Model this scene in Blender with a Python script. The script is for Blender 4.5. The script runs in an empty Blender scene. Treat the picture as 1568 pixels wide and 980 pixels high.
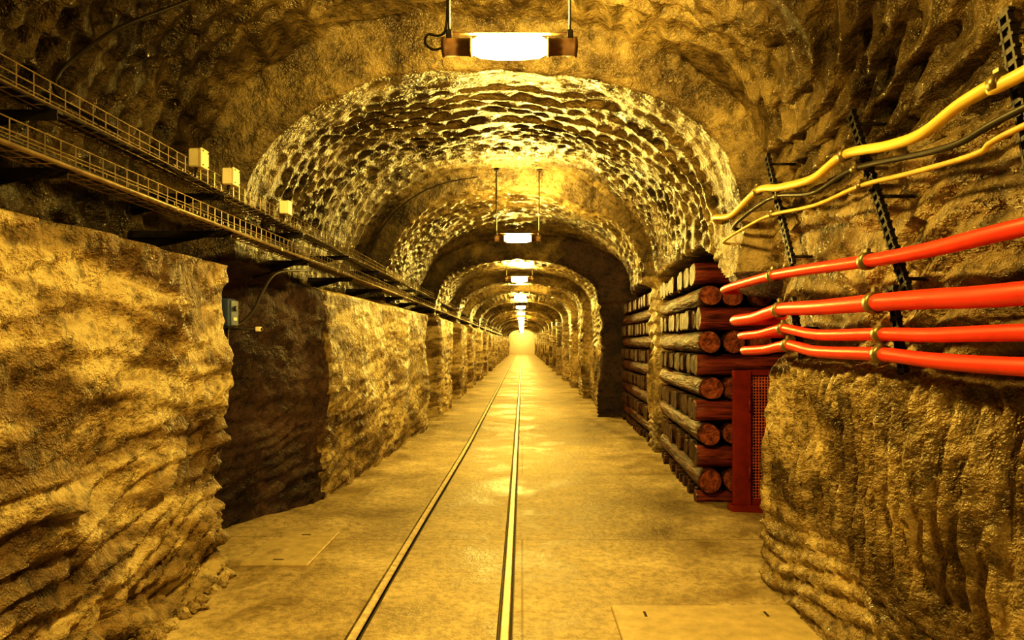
import bpy, math, random
from mathutils import Vector, Matrix, noise
random.seed(7)
scene = bpy.context.scene
PI = math.pi

# ------------------------------------------------------------------ helpers
def sstep(a, b, x):
    t = (x-a)/(b-a)
    t = 0.0 if t < 0 else (1.0 if t > 1 else t)
    return t*t*(3-2*t)

def keyed(keys, y):
    if y <= keys[0][0]: return keys[0][1:]
    lo, hi = 0, len(keys)-1
    if y >= keys[hi][0]: return keys[hi][1:]
    while hi-lo > 1:
        m = (lo+hi)//2
        if keys[m][0] <= y: lo = m
        else: hi = m
    a, b = keys[lo], keys[hi]
    t = (y-a[0])/(b[0]-a[0])
    return tuple(a[i]+(b[i]-a[i])*t for i in range(1, len(a)))

class MB:
    def __init__(s): s.v=[]; s.f=[]; s.m=[]; s.sm=[]
    def add(s, verts, faces, mat=0, smooth=False):
        o=len(s.v); s.v+= [tuple(v) for v in verts]
        for f in faces:
            s.f.append(tuple(i+o for i in f)); s.m.append(mat); s.sm.append(smooth)
    def box(s, c, d, mat=0, rot=None, bev=0.0):
        hx,hy,hz=d[0]/2,d[1]/2,d[2]/2
        if bev<=0:
            vs=[(x,y,z) for x in(-hx,hx) for y in(-hy,hy) for z in(-hz,hz)]
            fs=[(0,1,3,2),(4,6,7,5),(0,4,5,1),(2,3,7,6),(0,2,6,4),(1,5,7,3)]
        else:
            b=min(bev,hx*.9,hy*.9,hz*.9)
            def loop(ix,z):
                X,Y=hx-ix,hy-ix
                bb=max(b-ix*0.5,0.0005)
                return [(-X+bb,-Y,z),(X-bb,-Y,z),(X,-Y+bb,z),(X,Y-bb,z),(X-bb,Y,z),(-X+bb,Y,z),(-X,Y-bb,z),(-X,-Y+bb,z)]
            ls=[loop(b,-hz),loop(0,-hz+b),loop(0,hz-b),loop(b,hz)]
            vs=[p for l in ls for p in l]; fs=[tuple(range(7,-1,-1)),tuple(range(24,32))]
            for k in range(3):
                for i in range(8):
                    j=(i+1)%8; fs.append((k*8+i,k*8+j,(k+1)*8+j,(k+1)*8+i))
        out=[]
        for p in vs:
            q=Vector(p)
            if rot is not None: q=rot@q
            out.append(q+Vector(c))
        s.add(out,fs,mat)
    def tube(s, pts, r, n=8, mat=0, cap=True, smooth=True, rf=None, capmat=None):
        pts=[Vector(p) for p in pts]; vs=[]; N=len(pts)
        prev=None
        for i,p in enumerate(pts):
            t=(pts[min(i+1,N-1)]-pts[max(i-1,0)]).normalized()
            if prev is None:
                up=Vector((0,0,1)) if abs(t.z)<0.9 else Vector((1,0,0))
                a=t.cross(up).normalized()
            else:
                a=(prev-t*prev.dot(t)).normalized()
            prev=a; b=t.cross(a)
            for k in range(n):
                th=2*PI*k/n
                rr=r if rf is None else rf(i,k,th)
                vs.append(p+a*(math.cos(th)*rr)+b*(math.sin(th)*rr))
        fs=[]
        for i in range(N-1):
            for k in range(n):
                j=(k+1)%n
                fs.append((i*n+k,i*n+j,(i+1)*n+j,(i+1)*n+k))
        s.add(vs,fs,mat,smooth)
        if cap:
            cm=mat if capmat is None else capmat
            o=len(s.v)-N*n
            s.f.append(tuple(o+k for k in range(n-1,-1,-1))); s.m.append(cm); s.sm.append(False)
            s.f.append(tuple(o+(N-1)*n+k for k in range(n))); s.m.append(cm); s.sm.append(False)
    def obj(s, name, mats, parent=None):
        me=bpy.data.meshes.new(name); me.from_pydata(s.v,[],s.f); me.update()
        for m in mats: me.materials.append(m)
        me.polygons.foreach_set('material_index', s.m)
        me.polygons.foreach_set('use_smooth', s.sm)
        ob=bpy.data.objects.new(name,me); scene.collection.objects.link(ob)
        if parent: ob.parent=parent
        return ob

def spline(pts, sub=6):
    P=[Vector(p) for p in pts]; out=[]
    for i in range(len(P)-1):
        p0=P[max(i-1,0)];p1=P[i];p2=P[i+1];p3=P[min(i+2,len(P)-1)]
        for k in range(sub):
            t=k/sub
            out.append(0.5*((2*p1)+(p2-p0)*t+(2*p0-5*p1+4*p2-p3)*t*t+(3*p1-p0-3*p2+p3)*t**3))
    out.append(P[-1]); return out

# ------------------------------------------------------------------ materials
def newmat(name):
    m=bpy.data.materials.new(name); m.use_nodes=True
    nt=m.node_tree; nt.nodes.clear()
    out=nt.nodes.new('ShaderNodeOutputMaterial'); b=nt.nodes.new('ShaderNodeBsdfPrincipled')
    nt.links.new(b.outputs[0],out.inputs[0]); return m,nt,b
def N(nt,t,**kw):
    n=nt.nodes.new(t)
    for k,v in kw.items():
        if k in n.inputs: n.inputs[k].default_value=v
        else: setattr(n,k,v)
    return n
def ramp(nt,fac,stops):
    r=nt.nodes.new('ShaderNodeValToRGB'); e=r.color_ramp.elements
    while len(e)<len(stops): e.new(0.5)
    for i,(p,c) in enumerate(stops):
        e[i].position=p; e[i].color=(c[0],c[1],c[2],1) if hasattr(c,'__len__') else (c,c,c,1)
    nt.links.new(fac,r.inputs[0]); return r
def mapping(nt,scale=(1,1,1),rot=(0,0,0)):
    tc=nt.nodes.new('ShaderNodeTexCoord'); mp=nt.nodes.new('ShaderNodeMapping')
    mp.inputs['Scale'].default_value=scale; mp.inputs['Rotation'].default_value=rot
    nt.links.new(tc.outputs['Object'],mp.inputs[0]); return mp.outputs[0]
def mixc(nt,fac,a,b,mode='MIX'):
    m=nt.nodes.new('ShaderNodeMix'); m.data_type='RGBA'; m.blend_type=mode
    if hasattr(fac,'is_linked'): nt.links.new(fac,m.inputs[0])
    else: m.inputs[0].default_value=fac
    for s,i in((a,6),(b,7)):
        if hasattr(s,'is_linked'): nt.links.new(s,m.inputs[i])
        else: m.inputs[i].default_value=(s[0],s[1],s[2],1)
    return m.outputs[2]

def rock_material(name, c_dark, c_mid, c_light, strata, rough, bumpk, bdist=0.10, xdark=False, grain=0.3, s1=1.7):
    m,nt,b=newmat(name)
    co=mapping(nt)
    n1=N(nt,'ShaderNodeTexNoise',Scale=s1,Detail=4.0,Roughness=0.65); nt.links.new(co,n1.inputs['Vector'])
    cs=mapping(nt,strata[0],strata[1])
    n2=N(nt,'ShaderNodeTexNoise',Scale=1.0,Detail=4.0,Roughness=0.58,Distortion=1.0); nt.links.new(cs,n2.inputs['Vector'])
    n3=N(nt,'ShaderNodeTexNoise',Scale=12.0,Detail=4.0,Roughness=0.70); nt.links.new(co,n3.inputs['Vector'])
    r1=ramp(nt,n1.outputs['Fac'],[(0.38,c_dark),(0.5,c_mid),(0.62,c_light)])
    r2=ramp(nt,n2.outputs['Fac'],[(0.38,c_dark),(0.48,c_mid),(0.56,c_light)])
    c=mixc(nt,strata[2],r1.outputs[0],r2.outputs[0])
    r3=ramp(nt,n3.outputs['Fac'],[(0.36,grain),(0.52,1.0)])
    c=mixc(nt,0.8,c,r3.outputs[0],'MULTIPLY')
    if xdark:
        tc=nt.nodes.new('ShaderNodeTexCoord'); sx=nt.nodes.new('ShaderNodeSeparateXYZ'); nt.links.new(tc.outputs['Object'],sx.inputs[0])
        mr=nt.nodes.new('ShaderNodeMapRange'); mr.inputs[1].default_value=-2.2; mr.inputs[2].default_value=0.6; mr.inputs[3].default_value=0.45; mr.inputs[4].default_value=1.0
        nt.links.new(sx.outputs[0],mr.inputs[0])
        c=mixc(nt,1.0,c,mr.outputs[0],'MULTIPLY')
    nt.links.new(c,b.inputs['Base Color'])
    rr=ramp(nt,n1.outputs['Fac'],[(0.35,rough[0]),(0.65,rough[1])])
    nt.links.new(rr.outputs[0],b.inputs['Roughness'])
    b1=N(nt,'ShaderNodeBump',Strength=bumpk,Distance=bdist); nt.links.new(n3.outputs['Fac'],b1.inputs['Height'])
    nt.links.new(b1.outputs[0],b.inputs['Normal'])
    return m

mat_left=rock_material('salt_rock_left',(0.09,0.05,0.02),(0.32,0.225,0.105),(0.72,0.59,0.35),((0.7,0.65,3.6),(0.20,0,0),0.70),(0.38,0.62),0.85,0.08,False,0.28,1.3)
mat_leftD=rock_material('wet_and_shaded_rock',(0.022,0.012,0.013),(0.065,0.038,0.038),(0.13,0.08,0.07),((1,1,1),(0.9,0,0),0.5),(0.45,0.7),0.8,0.06)  # wet rock of the left niche; on the right rib it paints in shade
mat_right=rock_material('salt_rock_right',(0.07,0.042,0.017),(0.26,0.185,0.088),(0.60,0.47,0.27),((0.7,0.7,2.2),(0.0,0,0),0.4),(0.30,0.52),0.85,0.08,False,0.28,1.4)
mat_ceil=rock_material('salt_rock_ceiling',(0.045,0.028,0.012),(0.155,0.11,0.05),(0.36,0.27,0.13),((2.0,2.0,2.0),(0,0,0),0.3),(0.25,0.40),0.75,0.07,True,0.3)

def simple(name,col,rough=0.5,metal=0.0,var=0.25,scale=8,bump=0.1,coat=0.0):
    m,nt,b=newmat(name); co=mapping(nt)
    n=N(nt,'ShaderNodeTexNoise',Scale=float(scale),Detail=3.0,Roughness=0.6); nt.links.new(co,n.inputs['Vector'])
    d=tuple(x*(1-var) for x in col); l=tuple(min(1,x*(1+var)) for x in col)
    r=ramp(nt,n.outputs['Fac'],[(0.3,d),(0.7,l)]); nt.links.new(r.outputs[0],b.inputs['Base Color'])
    b.inputs['Metallic'].default_value=metal
    b.inputs['Roughness'].default_value=rough
    if bump>0.15:
        bp=N(nt,'ShaderNodeBump',Strength=bump,Distance=0.01); nt.links.new(n.outputs['Fac'],bp.inputs['Height']); nt.links.new(bp.outputs[0],b.inputs['Normal'])
    b.inputs['Coat Weight'].default_value=coat
    return m
mat_red=simple('red_pipe_paint',(0.76,0.060,0.035),0.34,0,0.15,6,0.05,0.0)
mat_yel=simple('yellow_pipe_paint',(0.76,0.58,0.15),0.4,0,0.12,6,0.05)
mat_yel2=simple('yellow_cable_sheath',(0.62,0.46,0.14),0.45,0,0.15,10,0.05)
mat_black=simple('black_cable_rubber',(0.03,0.022,0.015),0.45,0,0.3,10,0.05)
mat_iron=simple('blackened_iron',(0.035,0.028,0.022),0.5,0.3,0.4,20,0.3)
mat_clamp=simple('brass_clamp',(0.22,0.17,0.08),0.4,0.5,0.3,20,0.1)
mat_galv=simple('galvanised_steel',(0.32,0.26,0.18),0.4,0.4,0.3,15,0.05)
mat_box=simple('cream_plastic',(0.88,0.80,0.60),0.4,0,0.06,10,0.02)
mat_blue=simple('blue_enamel',(0.06,0.09,0.20),0.45,0,0.1,10,0.02)
mat_white=simple('white_label',(0.8,0.75,0.6),0.5,0,0.05,10,0.0)
mat_gate=simple('red_gate_paint',(0.24,0.03,0.018),0.4,0,0.2,12,0.1)
mat_gmesh=simple('gate_mesh_paint',(0.62,0.18,0.12),0.5,0,0.2,12,0.1)
mat_cap=simple('lamp_housing_brown',(0.14,0.08,0.045),0.4,0.3,0.2,20,0.05)
mat_rail=simple('rail_steel',(0.62,0.51,0.34),0.5,0.1,0.3,25,0.1)
mat_slab=simple('slab_concrete',(0.50,0.40,0.23),0.55,0,0.2,12,0.3)
mat_dark=simple('dark_joint',(0.05,0.035,0.02),0.8,0,0.3,20,0.1)
mat_end=simple('pale_plaster',(0.50,0.45,0.38),0.7,0,0.05,3,0.1)

def wood(name,a,bc,scale,rough=0.28,spec=0.5):
    m,nt,b=newmat(name); co=mapping(nt,scale)
    n=N(nt,'ShaderNodeTexNoise',Scale=6.0,Detail=4.0,Roughness=0.65,Distortion=0.4); nt.links.new(co,n.inputs['Vector'])
    r=ramp(nt,n.outputs['Fac'],[(0.36,a),(0.62,bc)]); nt.links.new(r.outputs[0],b.inputs['Base Color'])
    b.inputs['Roughness'].default_value=rough
    b.inputs['Specular IOR Level'].default_value=spec
    bp=N(nt,'ShaderNodeBump',Strength=0.9,Distance=0.05); nt.links.new(n.outputs['Fac'],bp.inputs['Height']); nt.links.new(bp.outputs[0],b.inputs['Normal'])
    return m
mat_logY=wood('log_wood_long',(0.022,0.009,0.006),(0.15,0.055,0.028),(3,0.35,3),0.42,0.07)
mat_logX=wood('log_wood_cross',(0.06,0.014,0.012),(0.34,0.075,0.055),(0.35,3,3),0.38,0.4)
mat_logEnd=wood('log_end_grain',(0.13,0.035,0.025),(0.40,0.13,0.08),(3,3,3),0.5,0.3)
mat_logEndD=wood('log_end_grain_dark',(0.010,0.006,0.004),(0.13,0.06,0.03),(4,4,1.5),0.45,0.2)

# floor material
mat_floor,nt,b=newmat('worn_concrete_floor')
co=mapping(nt)
n1=N(nt,'ShaderNodeTexNoise',Scale=1.2,Detail=6.0,Roughness=0.7); nt.links.new(co,n1.inputs['Vector'])
n2=N(nt,'ShaderNodeTexNoise',Scale=18.0,Detail=4.0,Roughness=0.75); nt.links.new(co,n2.inputs['Vector'])
r=ramp(nt,n1.outputs['Fac'],[(0.34,(0.27,0.20,0.10)),(0.5,(0.49,0.385,0.22)),(0.66,(0.74,0.61,0.39))])
r2=ramp(nt,n2.outputs['Fac'],[(0.38,0.5),(0.56,1.0)])
c=mixc(nt,0.7,r.outputs[0],r2.outputs[0],'MULTIPLY')
br=N(nt,'ShaderNodeTexBrick'); br.inputs['Scale'].default_value=1.0
br.inputs['Mortar Size'].default_value=0.007; br.inputs['Brick Width'].default_value=9.0; br.inputs['Row Height'].default_value=2.6
br.inputs['Color1'].default_value=(1,1,1,1); br.inputs['Color2'].default_value=(0.86,0.86,0.86,1); br.inputs['Mortar'].default_value=(0.4,0.35,0.3,1)
nt.links.new(co,br.inputs['Vector'])
c=mixc(nt,0.7,c,br.outputs[0],'MULTIPLY')
nt.links.new(c,b.inputs['Base Color'])
rr=ramp(nt,n1.outputs['Fac'],[(0.36,0.38),(0.56,0.72)]); nt.links.new(rr.outputs[0],b.inputs['Roughness'])
b2=N(nt,'ShaderNodeBump',Strength=0.5,Distance=0.03); nt.links.new(n2.outputs['Fac'],b2.inputs['Height'])
nt.links.new(b2.outputs[0],b.inputs['Normal'])

# lamp glass
mat_glow=bpy.data.materials.new('sodium_lamp_glow'); mat_glow.use_nodes=True
nt=mat_glow.node_tree; nt.nodes.clear()
o=nt.nodes.new('ShaderNodeOutputMaterial'); e=nt.nodes.new('ShaderNodeEmission')
e.inputs[0].default_value=(1.0,0.725,0.175,1); e.inputs[1].default_value=560.0
nt.links.new(e.outputs[0],o.inputs[0])

# ------------------------------------------------------------------ tunnel shell
YEND=90.0
vault=[(-9,3.72,2.3,1.70),(4.66,3.74,2.30,1.70),(4.78,3.42,2.02,1.52),(5.6,3.46,2.06,1.55),(7.0,3.6,2.15,1.62),(9.3,3.85,2.2,1.75),(9.45,3.60,1.96,1.64),
       (11.5,3.6,2.05,1.85),(13.6,3.62,2.1,2.35),(13.72,3.16,1.80,1.50)]
lowL=[(-9,1.95),(4.38,1.93),(4.44,2.55),(5.4,2.45),(6.45,1.90),(6.52,1.84),(12.1,1.68),(12.16,2.1),(13.6,2.1),(13.75,1.66)]
lowR=[(-9,1.53),(4.30,1.53),(4.36,3.0),(9.15,3.0),(9.22,1.80),(9.8,1.82),(9.86,2.9),(13.66,2.9),(13.75,1.58)]
topR=[(-9,2.30),(4.28,2.30),(4.36,1.62),(5.2,1.95),(6.0,2.30),(13.7,2.3),(14,2.2)]
y0=13.75
while y0<YEND:
    p=4.6+random.uniform(-0.5,0.8)
    dz=random.uniform(-0.07,0.06); dw=random.uniform(-0.06,0.05)
    vault+=[(y0+p-0.2,3.42+dz,1.98+dw,1.84),(y0+p,3.16+dz,1.76+dw,1.58)]
    g=0.25 if y0<14 else 0.12
    lowL+=[(y0+2.6,1.68),(y0+2.9,1.68+g),(y0+p-0.3,1.68+g),(y0+p,1.66+dw*.5)]
    lowR+=[(y0+p-0.2,1.86),(y0+p,1.60)]
    y0+=p
def rightX(y,z):
    wr=keyed(vault,y)[2]; zt=keyed(topR,y)[0]; lo=keyed(lowR,y)[0]
    if y<4.33: lo+=0.10*sstep(1.34,1.46,z)
    m=sstep(zt-0.04,zt+0.06,z)
    return lo*(1-m)+wr*m
def leftX(y,z):
    wl=keyed(vault,y)[1]; lo=keyed(lowL,y)[0]
    m=sstep(1.99,2.08,z)
    return lo*(1-m)+wl*m
OFF=Vector((9,3,1))
def saw(q,c=0.8):
    f=q-math.floor(q); return f*(1-sstep(c,1.0,f))
def disp(x,y,z,seg,u):
    p=Vector((x,y,z))
    d=0.07*noise.fractal(p*0.9,1.0,2.1,2)
    cm=0.0
    if seg==1: cm=1.0
    elif seg==2: cm=sstep(2.1,2.4,z)
    else: cm=sstep(2.0,2.1,z)
    near=1.0-sstep(4.3,4.9,y)
    if seg==0 and cm<1:
        patch=sstep(-0.15,0.35,noise.noise(p*1.4+OFF))
        km=1.0 if y<6.4 else 0.65
        d+=(1-cm)*km*(0.042*noise.fractal(p*2.6,0.85,2.1,5)-(0.008+0.046*patch)*abs(noise.noise(p*7.0+OFF))-(0.008+0.020*patch)*abs(noise.noise(p*16.0)))
        k=1.0 if y<4.4 else 0.45
        w=noise.noise(p*1.3)
        lowm=1.0-0.88*sstep(0.70,1.2,z)
        d+=(1-cm)*k*0.070*(saw(z*7.5-y*2.4+2.2*w+0.4*noise.noise(p*4))-0.4)*lowm
        d+=(1-cm)*k*0.030*(saw(z*5.5-y*0.5+2.6*noise.noise(p*0.8+OFF),0.78)-0.4)
        if y<4.4:
            d-=0.12*sstep(0.32,0.0,z)*(0.3+abs(noise.noise(p*4)))
            d+=0.16*abs(noise.noise(p*5.0))*sstep(0.45,0.1,z)
    elif seg==2 and cm<1:
        w=noise.noise(p*1.6)
        mk=1-sstep(1.25,1.42,z)
        d+=(1-cm)*(0.030*noise.fractal(p*3.0,0.8,2.1,4)-0.016*abs(noise.noise(p*8.0+OFF))-0.016*abs(noise.noise(p*16.0)))
        g=abs(math.sin(PI*y/0.105+1.4*w+0.6*z))
        d+=(1-cm)*mk*0.095*(g-0.5)*(0.50+0.9*abs(noise.noise(p*1.2+Vector((4,4,4)))))*(0.15+0.85*sstep(0.35,0.7,z))
        lowm=1-sstep(0.35,0.7,z)
        d+=(1-cm)*lowm*0.05*(saw(z*10+y*0.7+2.4*noise.noise(p*1.3))-0.4)
        d+=(1-cm)*(1-mk)*0.070*(saw(z*6.0+y*0.7+2.6*noise.noise(p*1.1),0.75)-0.4)
    if cm>0:
        d+=cm*(0.018*noise.fractal(p*3.6,0.8,2.1,4)-0.012*abs(noise.noise(p*9.0+OFF)))
        w=noise.noise(p*0.9)
        r=y/(0.22-0.03*near)+1.5*w+0.40*math.sin(u*1.1)+0.25*noise.noise(p*4)
        row=math.floor(r); fr=r-row
        h=(math.sin(row*12.9898)*43758.5453)%1.0
        cc=u/0.165+h*3+0.30*noise.noise(p*3)
        fu=cc-math.floor(cc)
        scoop=1-(2*fu-1)**2
        s=fr*(1-sstep(0.80,1.0,fr))
        band=1.0 if (y<4.7 or y>5.6) else sstep(4.8,5.6,y)
        a=(0.070*(1-near)+0.115*near)*band
        d+=cm*a*(s*(0.25+0.75*scoop)-0.2)*(0.8+0.7*noise.noise(p*1.7+OFF))
        d+=cm*near*0.10*(saw(z*5.0+0.8*y+2.8*noise.noise(p*0.9+OFF),0.76)-0.4)*sstep(0.7,1.2,x+0.2)
        d+=cm*near*0.04*(saw(z*5.5+0.8*y+2.8*noise.noise(p*0.9+OFF),0.72)-0.4)*sstep(0.7,1.2,-x-0.2)
    return d
def dirv(x,z):
    dx=x+0.2; dz=max(0.0,z-2.0)*1.6
    l=math.hypot(dx,dz); return dx/l,dz/l
ys=[]; y=-8.0
while y<YEND:
    ys.append(y)
    if y<1.4: y+=0.10
    else: y+=max(0.019,0.0046*y)
ys.append(YEND)
def build_seg(name,seg,n,mats,mfun=None):
    V=[];F=[];MI=[]
    for y in ys:
        zc,wl,wr=keyed(vault,y)
        for i in range(n+1):
            t=i/n
            if seg==0:
                z=-0.08+2.18*t; x=-leftX(y,z); u=-(2.1-z)-2.6
            elif seg==1:
                th=PI*(1-t); c_=math.cos(th); s_=max(0.0,math.sin(th)); e_=2/2.3
                cx=(wr-wl)/2; a=(wr+wl)/2
                x=cx+a*math.copysign(abs(c_)**e_,c_) 
                zs=2.1+0.3*t
                z=zs+(zc-zs)*(s_**e_); u=(t-0.5)*5.2
            else:
                z=2.4-2.48*t; x=rightX(y,z); u=2.6+(2.4-z)
            if seg==1 and i==0: x=-wl; z=2.1
            if seg==1 and i==n: x=wr; z=2.4
            if seg==0 and i==n: d=disp(x,y,z,1,-2.6)
            elif seg==2 and i==0: d=disp(x,y,z,1,2.6)
            else: d=disp(x,y,z,seg,u)
            dx,dz=dirv(x,z)
            V.append((x+dx*d, y+0.02*noise.noise(Vector((x*3,y*3,z*3))), z+dz*d))
    m=n+1
    for j in range(len(ys)-1):
        for i in range(n):
            a=j*m+i
            F.append((a,a+1,a+m+1,a+m)); MI.append(mfun(V[a]) if mfun else 0)
    me=bpy.data.meshes.new(name); me.from_pydata(V,[],F); me.update()
    for mt in mats: me.materials.append(mt)
    me.polygons.foreach_set('use_smooth',[True]*len(F)); me.polygons.foreach_set('material_index',MI)
    ob=bpy.data.objects.new(name,me); scene.collection.objects.link(ob); return ob
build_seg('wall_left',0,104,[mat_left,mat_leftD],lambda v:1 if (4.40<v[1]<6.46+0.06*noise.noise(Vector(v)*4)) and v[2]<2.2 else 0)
build_seg('ceiling',1,210,[mat_ceil,mat_leftD],lambda v:1 if (13.52<v[1]<13.76 or (11.0<v[1]<13.76 and v[2]<2.9)) and v[0]>0.9 else 0)  # shadow on the right side of the rib is painted in dark
build_seg('wall_right',2,104,[mat_right,mat_leftD],lambda v:1 if 13.50<v[1]<13.80 or (9.9<v[1]<13.6) or 4.5<v[1]<9.1 and v[2]<2.0 else 0)  # rib face shade painted into the colour; crib recesses share the dark material
for nm,yy,mt in(('wall_back',YEND-0.05,mat_end),('wall_front',-7.9,mat_left)):
    mb=MB(); mb.box((0,yy,1.9),(6.6,0.1,4.1),0,bev=0.02); mb.obj(nm,[mt])

# floor with rail flangeways
RR=-0.09
def RLx(y): return -0.79-0.07*(1-sstep(3.0,11.0,y))
def RRx(y): return RR
base=[-3.2,-2.6,-2.2]
x=-2.0
while x<2.0:
    if not(-0.97<x<-0.68) and not(-0.2<x<0.02): base.append(round(x,3))
    x+=0.1
base+=[2.2,2.6,3.2]
slots=(-0.042,-0.038,0.038,0.042)
V=[];F=[]
fy=[]; y=-8.0
while y<YEND: fy.append(y); y+=max(0.08,0.01*abs(y))
fy.append(YEND)
cols=[('b',v) for v in base]+[('L',o) for o in slots]+[('R',o) for o in slots]
cols.sort(key=lambda c:c[1] if c[0]=='b' else (c[1]-0.82 if c[0]=='L' else c[1]+RR))
for y in fy:
    for kd,v in cols:
        x=v if kd=='b' else (RLx(y)+v if kd=='L' else RR+v)
        z=0.007*noise.noise(Vector((x*1.5,y*1.5,0)))
        e=sstep(1.1,1.6,abs(x)); z+=e*0.03*(0.5+noise.noise(Vector((x*3,y*3,5))))
        if kd!='b' and abs(v)<0.040: z=-0.04
        V.append((x,y,z))
m=len(cols)
for j in range(len(fy)-1):
    for i in range(m-1):
        a=j*m+i; F.append((a,a+1,a+m+1,a+m))
me=bpy.data.meshes.new('floor'); me.from_pydata(V,[],F); me.materials.append(mat_floor); me.update()
ob=bpy.data.objects.new('floor',me); scene.collection.objects.link(ob)

mb=MB()
prof=[(-0.036,-0.04),(-0.036,-0.035),(-0.012,-0.028),(-0.018,-0.008),(-0.023,0.010),(-0.018,0.018),(0.018,0.018),(0.023,0.010),(0.018,-0.008),(0.012,-0.028),(0.036,-0.035),(0.036,-0.04)]
n=len(prof)
for fx in(RLx,RRx):
    st=[-7.5+0.5*i for i in range(50)]+[17.5+4*i for i in range(19)]
    vs=[(fx(yy)+a,yy,b_) for yy in st for a,b_ in prof]
    fs=[(j*n+i,j*n+(i+1)%n,(j+1)*n+(i+1)%n,(j+1)*n+i) for j in range(len(st)-1) for i in range(n)]
    o=len(mb.v); mb.v+=vs
    for q,f in enumerate(fs):
        i=q%n
        mb.f.append(tuple(v+o for v in f)); mb.m.append(0 if 4<=i<=6 else 1); mb.sm.append(False)
mb.obj('rail_track',[mat_rail,mat_dark])

# cover slabs
mb=MB()
mb.box((1.0,3.42,0.008),(1.0,0.86,0.03),0,bev=0.006)
for dx,dy in((-0.33,0.3),(0.33,0.3),(-0.33,-0.3),(0.33,-0.3)):
    mb.box((1.0+dx,3.42+dy,0.0225),(0.014,0.07,0.003),1)
mb.obj('concrete_cover_slab',[mat_slab,mat_dark])
mb=MB()
mb.box((-1.66,4.95,0.01),(0.46,0.8,0.03),0,bev=0.006); mb.box((-1.66,4.65,0.0255),(0.07,0.014,0.003),1); mb.box((-1.66,5.25,0.0255),(0.07,0.014,0.003),1)
mb.obj('concrete_cover_slab',[mat_slab,mat_dark])

# ------------------------------------------------------------------ ceiling lamps
LX=-0.06; LZ=2.90
def lamp(yc):
    zc=keyed(vault,yc)[0]
    root=bpy.data.objects.new('ceiling_lamp',None); root.location=(0,0,0); scene.collection.objects.link(root)
    g=MB()
    prof=[(-0.175,0.020),(-0.168,0.036),(-0.140,0.050),(-0.07,0.056),(0.07,0.056),(0.140,0.050),(0.168,0.036),(0.175,0.020)]
    g.tube([(LX+a,yc,LZ) for a,_ in prof],0.05,12,0,rf=lambda i,k,th:prof[i][1])
    g.obj('glass_tube',[mat_glow],root)
    h=MB()
    for s in(-1,1):
        pr=[(0.172,0.026),(0.178,0.044),(0.19,0.044),(0.192,0.040),(0.30,0.040),(0.302,0.045),(0.318,0.045),(0.322,0.02)]
        h.tube([(LX+s*a,yc,LZ) for a,_ in pr],0.05,16,0,rf=lambda i,k,th:pr[i][1])
        h.tube([(LX+s*0.285,yc,LZ+0.04),(LX+s*0.285,yc,zc+0.06)],0.007,6,1)
        h.box((LX+s*0.285,yc,LZ+0.055),(0.03,0.03,0.05),1,bev=0.004)
        h.box((LX+s*0.285,yc,zc-0.02),(0.07,0.07,0.015),1,bev=0.004)
    h.box((LX,yc,LZ+0.063),(0.60,0.022,0.007),0,bev=0.003)
    h.tube(spline([(LX-0.31,yc,LZ),(LX-0.36,yc,LZ-0.012),(LX-0.40,yc,LZ+0.02),(LX-0.385,yc,LZ+0.06),(LX-0.33,yc,LZ+0.055),(LX-0.30,yc,LZ+0.10),(LX-0.292,yc,LZ+0.3),(LX-0.29,yc,zc+0.04)],5),0.006,6,1)
    h.obj('housing',[mat_cap,mat_iron],root)
yl=3.23-5.9*1
while yl<YEND-2:
    lamp(yl); yl+=5.9
lamp(88.0)  # extra lamp added outside the regular row to brighten the end wall

# ------------------------------------------------------------------ left cable trays
def tray(x0,x1,z0,h,yend,name,cables):
    mb=MB()
    r=0.0032
    ya,yb=-4.0,yend
    longs=[(x0,z0),(x0+(x1-x0)*.5,z0),(x1,z0),(x0,z0+h*.5),(x1,z0+h*.5),(x0,z0+h),(x1,z0+h)]
    for (xx,zz) in longs:
        mb.tube([(xx,ya,zz),(xx,yb,zz)],r,5,0)
    yy=ya
    while yy<min(yb,30):
        for a,b_ in(((x0,z0+h),(x0,z0)),((x0,z0),(x1,z0)),((x1,z0),(x1,z0+h))):
            mb.tube([(a[0],yy,a[1]),(b_[0],yy,b_[1])],r*.9,4,0,cap=False,smooth=False)
        yy+=0.085 if yy<10 else 0.25
    yy=-3.2
    while yy<yb:
        wx=-leftX(yy,z0-0.02 if z0>2.1 else z0)
        wx=min(wx,-2.0)-0.12
        mb.box(((wx+x1)/2,yy,z0-0.012),(x1-wx,0.035,0.012),1)
        mb.box(((wx+x1)/2,yy-0.016,z0-0.03),(x1-wx,0.004,0.035),1)
        mb.add([(wx,yy+.016,z0-.15),(wx,yy+.016,z0-.015),(x1-.03,yy+.016,z0-.015),(wx,yy+.010,z0-.15),(wx,yy+.010,z0-.015),(x1-.03,yy+.010,z0-.015)],
               [(0,2,1),(3,4,5),(0,3,5,2),(0,1,4,3),(1,2,5,4)],1)
        yy+=1.45
    for (cx_,cz_,cr,cm) in cables:
        pts=[]; yy=ya; ph=random.random()*6
        while yy<yb:
            pts.append((cx_+0.008*math.sin(yy*1.7+ph),yy,cz_+0.004*math.sin(yy*2.9+ph*2))); yy+=0.35
        mb.tube(pts,cr,8,cm)
    return mb.obj(name,[mat_galv,mat_iron,mat_black,mat_yel2])
tray(-1.90,-1.76,2.39,0.085,60,'cable_tray',[(-1.87,2.409,.012,2),(-1.84,2.407,.011,2),(-1.81,2.408,.012,2)])
tray(-1.86,-1.72,2.17,0.085,60,'cable_tray',[(-1.83,2.188,.013,2),(-1.80,2.186,.011,2),(-1.77,2.187,.012,3),(-1.745,2.186,.010,2),(-1.81,2.208,.010,3)])
mb=MB(); mb.tube([(-1.700,-4,2.160),(-1.700,60,2.160)],0.010,8,0); 
yy=-3.9
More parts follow.
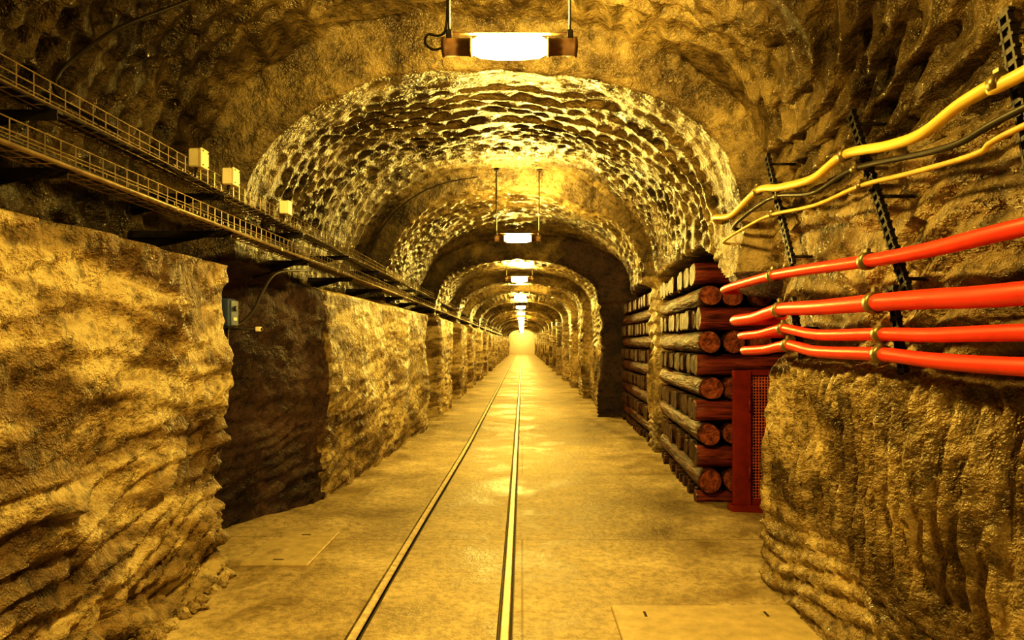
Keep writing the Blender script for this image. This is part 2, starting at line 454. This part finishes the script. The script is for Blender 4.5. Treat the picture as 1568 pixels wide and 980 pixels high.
while yy<40: mb.box((-1.700,yy,2.16),(0.026,0.02,0.026),0,bev=0.003); yy+=1.45
mb.obj('steel_conduit',[mat_galv])

def jbox(yc,zc,s=1.0):
    mb=MB(); w=0.07*s; hh=0.085*s; xx=-1.722
    mb.box((xx,yc,zc),(0.055*s,w,hh),0,bev=0.006)
    mb.box((xx+0.031*s,yc,zc),(0.012*s,w*1.05,hh*1.05),0,bev=0.003)
    for a in(-1,1):
        for b_ in(-1,1):
            mb.tube([(xx+0.036*s,yc+a*w*.38,zc+b_*hh*.38),(xx+0.040*s,yc+a*w*.38,zc+b_*hh*.38)],0.004,6,1)
    mb.tube([(xx,yc-w*.2,zc-hh*.45),(xx,yc-w*.2,zc-hh*.45-0.03)],0.009,8,1)
    mb.tube(spline([(xx,yc-w*.2,zc-hh*.45-.02),(xx,yc-w*.4,zc-hh*.45-.06),(xx-.02,yc-w*1.6,zc-hh*.45-.075),(xx-.06,yc-w*3.2,zc-hh*.45-.03),(xx-.09,yc-w*4,zc-hh*.5-.01)],4),0.006,6,1)
    mb.obj('junction_box',[mat_box,mat_black])
jbox(3.62,2.475,1.15); jbox(4.02,2.475,1.15); jbox(4.95,2.48,1.1)

# switch box in the left niche
mb=MB()
mb.box((-1.98,4.56,1.70),(0.10,0.13,0.19),0,bev=0.01); mb.box((-1.925,4.56,1.70),(0.012,0.115,0.17),0,bev=0.004)
mb.tube([(-1.92,4.56,1.73),(-1.905,4.56,1.73)],0.018,10,1); mb.box((-1.917,4.56,1.66),(0.004,0.05,0.02),2)
mb.box((-2.08,4.54,1.70),(0.12,0.05,0.22),1)
mb.tube([(-1.97,4.56,1.6),(-1.97,4.55,1.3)],0.010,6,1)
mb.tube(spline([(-1.95,4.58,1.62),(-1.93,4.70,1.64),(-1.90,4.85,1.75),(-1.87,4.95,1.90),(-1.84,5.1,2.02),(-1.80,5.45,2.08),(-1.79,5.8,2.12)],6),0.010,8,1)
mb.obj('switch_box',[mat_blue,mat_black,mat_white])
mb=MB()
mb.box((-1.90,4.92,1.60),(0.035,0.05,0.035),0,bev=0.005); mb.tube([(-1.88,4.92,1.60),(-1.87,4.92,1.60)],0.010,8,1)
mb.tube([(-1.90,4.94,1.60),(-2.6,5.00,1.60)],0.008,6,1)
mb.obj('power_socket',[mat_white,mat_black])

# loose hanging cables over the vault
def vpt(y,t,off):
    zc,wl,wr=keyed(vault,y); th=PI*(1-t); e_=2/2.3; c_=math.cos(th); s_=max(0,math.sin(th))
    x=(wr-wl)/2+(wr+wl)/2*math.copysign(abs(c_)**e_,c_); zs=2.1+.3*t; z=zs+(zc-zs)*s_**e_
    dx,dz=dirv(x,z); return (x-dx*off,y,z-dz*off)
mb=MB()
pts=[(-1.80,3.05,2.44)]+[vpt(y,t,0.10) for y,t in((3.1,0.10),(3.25,0.17),(3.5,0.25),(3.6,0.33),(3.6,0.40),(3.5,0.46))]
mb.tube(spline(pts,6),0.009,6,0)
mb.obj('hanging_cable',[mat_black])
mb=MB()
pts=[(-1.80,9.2,2.44)]+[vpt(y,t,0.10) for y,t in((9.15,0.10),(9.12,0.2),(9.1,0.3),(9.1,0.38),(9.13,0.45))]
mb.tube(spline(pts,6),0.010,6,0)
mb.obj('hanging_cable',[mat_black])

# ------------------------------------------------------------------ right pipes
PX=1.43
def pipe(name,pts,r,mat,xoff=0.0,tail=None,rings=(),ringr=1.35):
    P=[(PX+xoff,-3.5,pts[0][1]),(PX+xoff,-1.0,pts[0][1]+0.01),(PX+xoff,0.8,pts[0][1])]+[(PX+xoff,a,b_) for a,b_ in pts]
    ly,lz=pts[-1]
    P+=tail if tail else [(PX+xoff+0.06,ly+0.16,lz),(PX+xoff+0.22,ly+0.26,lz+.01),(PX+xoff+0.7,ly+0.30,lz+.02)]
    mb=MB(); sp=spline(P,8); mb.tube(sp,r,16,0)
    for ry in rings:
        q=min(sp,key=lambda v:abs(v.y-ry)+(0 if v.x<PX+xoff+.1 else 9)); i=sp.index(q); t=(sp[i+1]-sp[i-1]).normalized()
        mb.tube([q-t*.022,q-t*.018,q+t*.018,q+t*.022],r*ringr,16,1,rf=lambda i,k,th:r*(ringr if i in(1,2) else 1.02))
        mb.box(q+Vector((0.0,0,r*1.45)),(0.018,0.03,0.022),1,bev=0.002)
        mb.tube([q+Vector((0.01,0,0)),q+Vector((0.14,0,0))],0.008,6,1)
    mb.obj(name,[mat,mat_clamp])
pipe('red_pipe',[(1.97,1.831),(2.40,1.828),(2.83,1.840),(3.40,1.868),(3.89,1.885),(4.4,1.885),(4.80,1.880)],0.028,mat_red,0,None,(2.83,3.89))
pipe('red_pipe',[(1.97,1.642),(2.40,1.655),(2.77,1.664),(3.30,1.672),(3.79,1.685),(4.2,1.655),(4.55,1.652)],0.036,mat_red,0,None,(2.77,3.79),1.25)
pipe('red_pipe',[(1.97,1.53),(2.40,1.528),(2.72,1.536),(3.30,1.540),(3.74,1.578),(4.1,1.555),(4.42,1.548)],0.026,mat_red,0,None,(2.72,3.74))
pipe('red_pipe',[(1.97,1.432),(2.40,1.440),(2.72,1.455),(3.30,1.458),(3.67,1.488),(4.0,1.462),(4.36,1.452)],0.028,mat_red,-0.0,None,(2.72,3.67))
pipe('yellow_pipe',[(1.97,2.27),(2.05,2.284),(2.23,2.279),(2.44,2.249),(2.66,2.27),(3.03,2.335),(3.36,2.31),(3.79,2.364),(4.15,2.425),(4.66,2.375),(5.05,2.43)],0.021,mat_yel,0,None,(2.05,3.05,4.15),1.4)
pipe('yellow_cable',[(1.97,2.123),(2.16,2.10),(2.52,2.129),(2.91,2.169),(3.36,2.178),(3.94,2.24),(4.33,2.247),(4.85,2.23)],0.010,mat_yel2,0.01,None,(2.91,3.94),1.7)
pipe('black_cable',[(1.97,2.18),(2.33,2.168),(2.97,2.26),(3.4,2.25),(3.89,2.338),(4.3,2.34),(4.66,2.304)],0.012,mat_black,0.02,None,(2.97,3.89),1.5)

def strap(ya,za,yb,zb,x0=1.50,x1=1.50):
    mb=MB(); A=Vector((x0,ya,za)); B=Vector((x1,yb,zb)); L=(B-A).length; t=(B-A).normalized()
    s=Vector((0,1,0)); s=(s-t*s.dot(t)).normalized(); nrm=t.cross(s)
    R=Matrix((s,nrm,t)).transposed()
    for o in(-0.018,0.018): mb.box((A+B)/2+s*o,(0.009,0.020,L),0,rot=R)
    k=0.0
    while k<L:
        mb.box(A+t*k,(0.034,0.018,0.018),0,rot=R)
        mb.box(A+t*k+s*0.024,(0.012,0.022,0.011),0,rot=R)
        mb.box(A+t*k-s*0.024,(0.012,0.022,0.011),0,rot=R); k+=0.042
    for k in(0.06,L*0.5,L-0.06):
        mb.tube([A+t*k,A+t*k+Vector((0.16,0,0))],0.008,6,0)
    mb.obj('cable_rack_bracket',[mat_iron])
strap(4.18,2.64,3.78,1.93); strap(3.11,2.54,2.66,1.70); strap(2.12,2.52,2.0,1.98)
strap(3.75,1.74,3.62,1.42,1.485,1.485); strap(2.74,1.72,2.66,1.38,1.485,1.485)

# ------------------------------------------------------------------ log cribs
def log(mb,a,b_,r,mat,capm,sq=0.0):
    a=Vector(a); b_=Vector(b_); n=16; L=(b_-a).length; t=(b_-a).normalized(); K=max(6,int(L/0.12))
    pts=[a,a+t*0.012]+[a+t*(L*i/K) for i in range(1,K)]+[b_-t*0.012,b_]
    sd=random.random()*100; ph=random.random()*6
    M=len(pts)
    def rf(i,k,th):
        rr=r*(1+0.05*math.sin(th*2+ph)*(1-sq)+0.08*noise.noise(Vector((math.cos(th)*1.5+sd,math.sin(th)*1.5,i*0.35))))
        if sq>0:
            c_,s_=abs(math.cos(th)),abs(math.sin(th)); rr*= (1-sq)+sq*(1/max(c_/0.80,s_/1.0))**1.0
        return rr*(0.93 if i in(0,M-1) else 1.0)
    mb.tube(pts,r,n,mat,rf=rf,capmat=capm)
def crib(ya,yb,xa,xb,depth,zs_a,zs_b,r,bstep):
    mb=MB()
    for z in zs_a:
        for k,dx in enumerate((0.0,0.23,0.5,0.85)):
            if dx>depth: continue
            j=random.uniform(-0.03,0.03)
            log(mb,(xa+0.11+dx+j,ya+(0.0 if k==0 else 0.05)+j,z),(xb+0.11+dx,yb,z),r*random.uniform(.94,1.04),0,2)
    for z in zs_b:
        yy=ya+0.12
        first=True
        while yy<yb:
            x0=xa+(xb-xa)*(yy-ya)/(yb-ya)+random.uniform(-0.03,0.03)
            rr=r*random.uniform(.93,1.02) if z>0.1 else 0.06
            rr=min(rr,z-0.004) if z<0.2 else rr
            if first: log(mb,(x0,yy,z),(x0+depth+0.1,yy,z),rr,1,3)
            else: log(mb,(x0,yy,z),(x0+depth+0.1,yy,z),rr*random.uniform(.8,1),3,3,0.5)
            first=False
            yy+=bstep*random.uniform(.94,1.06)
    return mb.obj('log_crib',[mat_logY,mat_logX,mat_logEnd,mat_logEndD])
ZA=[0.225,0.655,1.08,1.51,1.94]; ZB=[0.062,0.44,0.868,1.295,1.725,2.15]
crib(6.28,8.95,1.62,1.80,0.95,ZA,ZB,0.107,0.185)
crib(9.95,13.55,1.88,1.98,0.8,ZA,ZB,0.107,0.185)

# mesh gate
mb=MB()
gy=6.02
mb.box((1.92,gy,0.66),(0.13,0.05,1.20),0,bev=0.005)
mb.box((1.992,gy-0.01,0.66),(0.025,0.07,1.20),0,bev=0.003)
mb.box((2.75,gy,0.66),(0.06,0.05,1.20),0,bev=0.005)
for z in(0.10,1.24): mb.box((2.37,gy,z),(0.76,0.05,0.05),0,bev=0.004)
mb.box((2.30,gy,0.04),(0.95,0.14,0.08),0,bev=0.01)
x=2.01
while x<2.74: mb.tube([(x,gy,0.12),(x,gy,1.22)],0.005,4,1,smooth=False); x+=0.026
z=0.13
while z<1.22: mb.tube([(2.0,gy,z),(2.73,gy,z)],0.005,4,1,smooth=False); z+=0.026
mb.tube([(1.99,gy-.05,0.3),(1.99,gy-.05,0.42)],0.012,8,0); mb.tube([(1.99,gy-.05,0.9),(1.99,gy-.05,1.02)],0.012,8,0)
mb.obj('mesh_gate',[mat_gate,mat_gmesh])

# rubble at the toe of the left wall
mb=MB()
for i in range(90):
    yy=random.uniform(1.6,4.3); rr=random.uniform(0.015,0.06)
    c=Vector((-1.86+random.uniform(-0.06,0.10)*(1 if rr<0.03 else .4),yy,rr*0.55))
    vs=[];n1_,n2_=5,7
    sd=random.random()*50
    for a in range(n1_+1):
        for b_ in range(n2_):
            th=PI*a/n1_; ph=2*PI*b_/n2_
            d=Vector((math.sin(th)*math.cos(ph),math.sin(th)*math.sin(ph),math.cos(th)*0.7))
            vs.append(c+d*rr*(1+0.5*noise.noise(d*1.5+Vector((sd,0,0)))))
    fs=[(a*n2_+b_,a*n2_+(b_+1)%n2_,(a+1)*n2_+(b_+1)%n2_,(a+1)*n2_+b_) for a in range(n1_) for b_ in range(n2_)]
    mb.add(vs,fs,0)
mb.obj('rock_rubble',[mat_left])

# ------------------------------------------------------------------ world, camera, view
w=bpy.data.worlds.new('world'); scene.world=w; w.use_nodes=True
w.node_tree.nodes['Background'].inputs[0].default_value=(0,0,0,1)
cam=bpy.data.cameras.new('camera'); co_=bpy.data.objects.new('camera',cam); scene.collection.objects.link(co_)
co_.location=(0,0,1.5); co_.rotation_euler=(PI/2,0,0)
cam.lens=24; cam.sensor_width=36; cam.shift_x=-0.01; cam.shift_y=0.0225; cam.clip_start=0.05; cam.clip_end=200
scene.camera=co_
scene.view_settings.view_transform='Standard'
try: scene.view_settings.look='High Contrast'
except Exception as ex: print('look',ex)
scene.view_settings.exposure=0.40
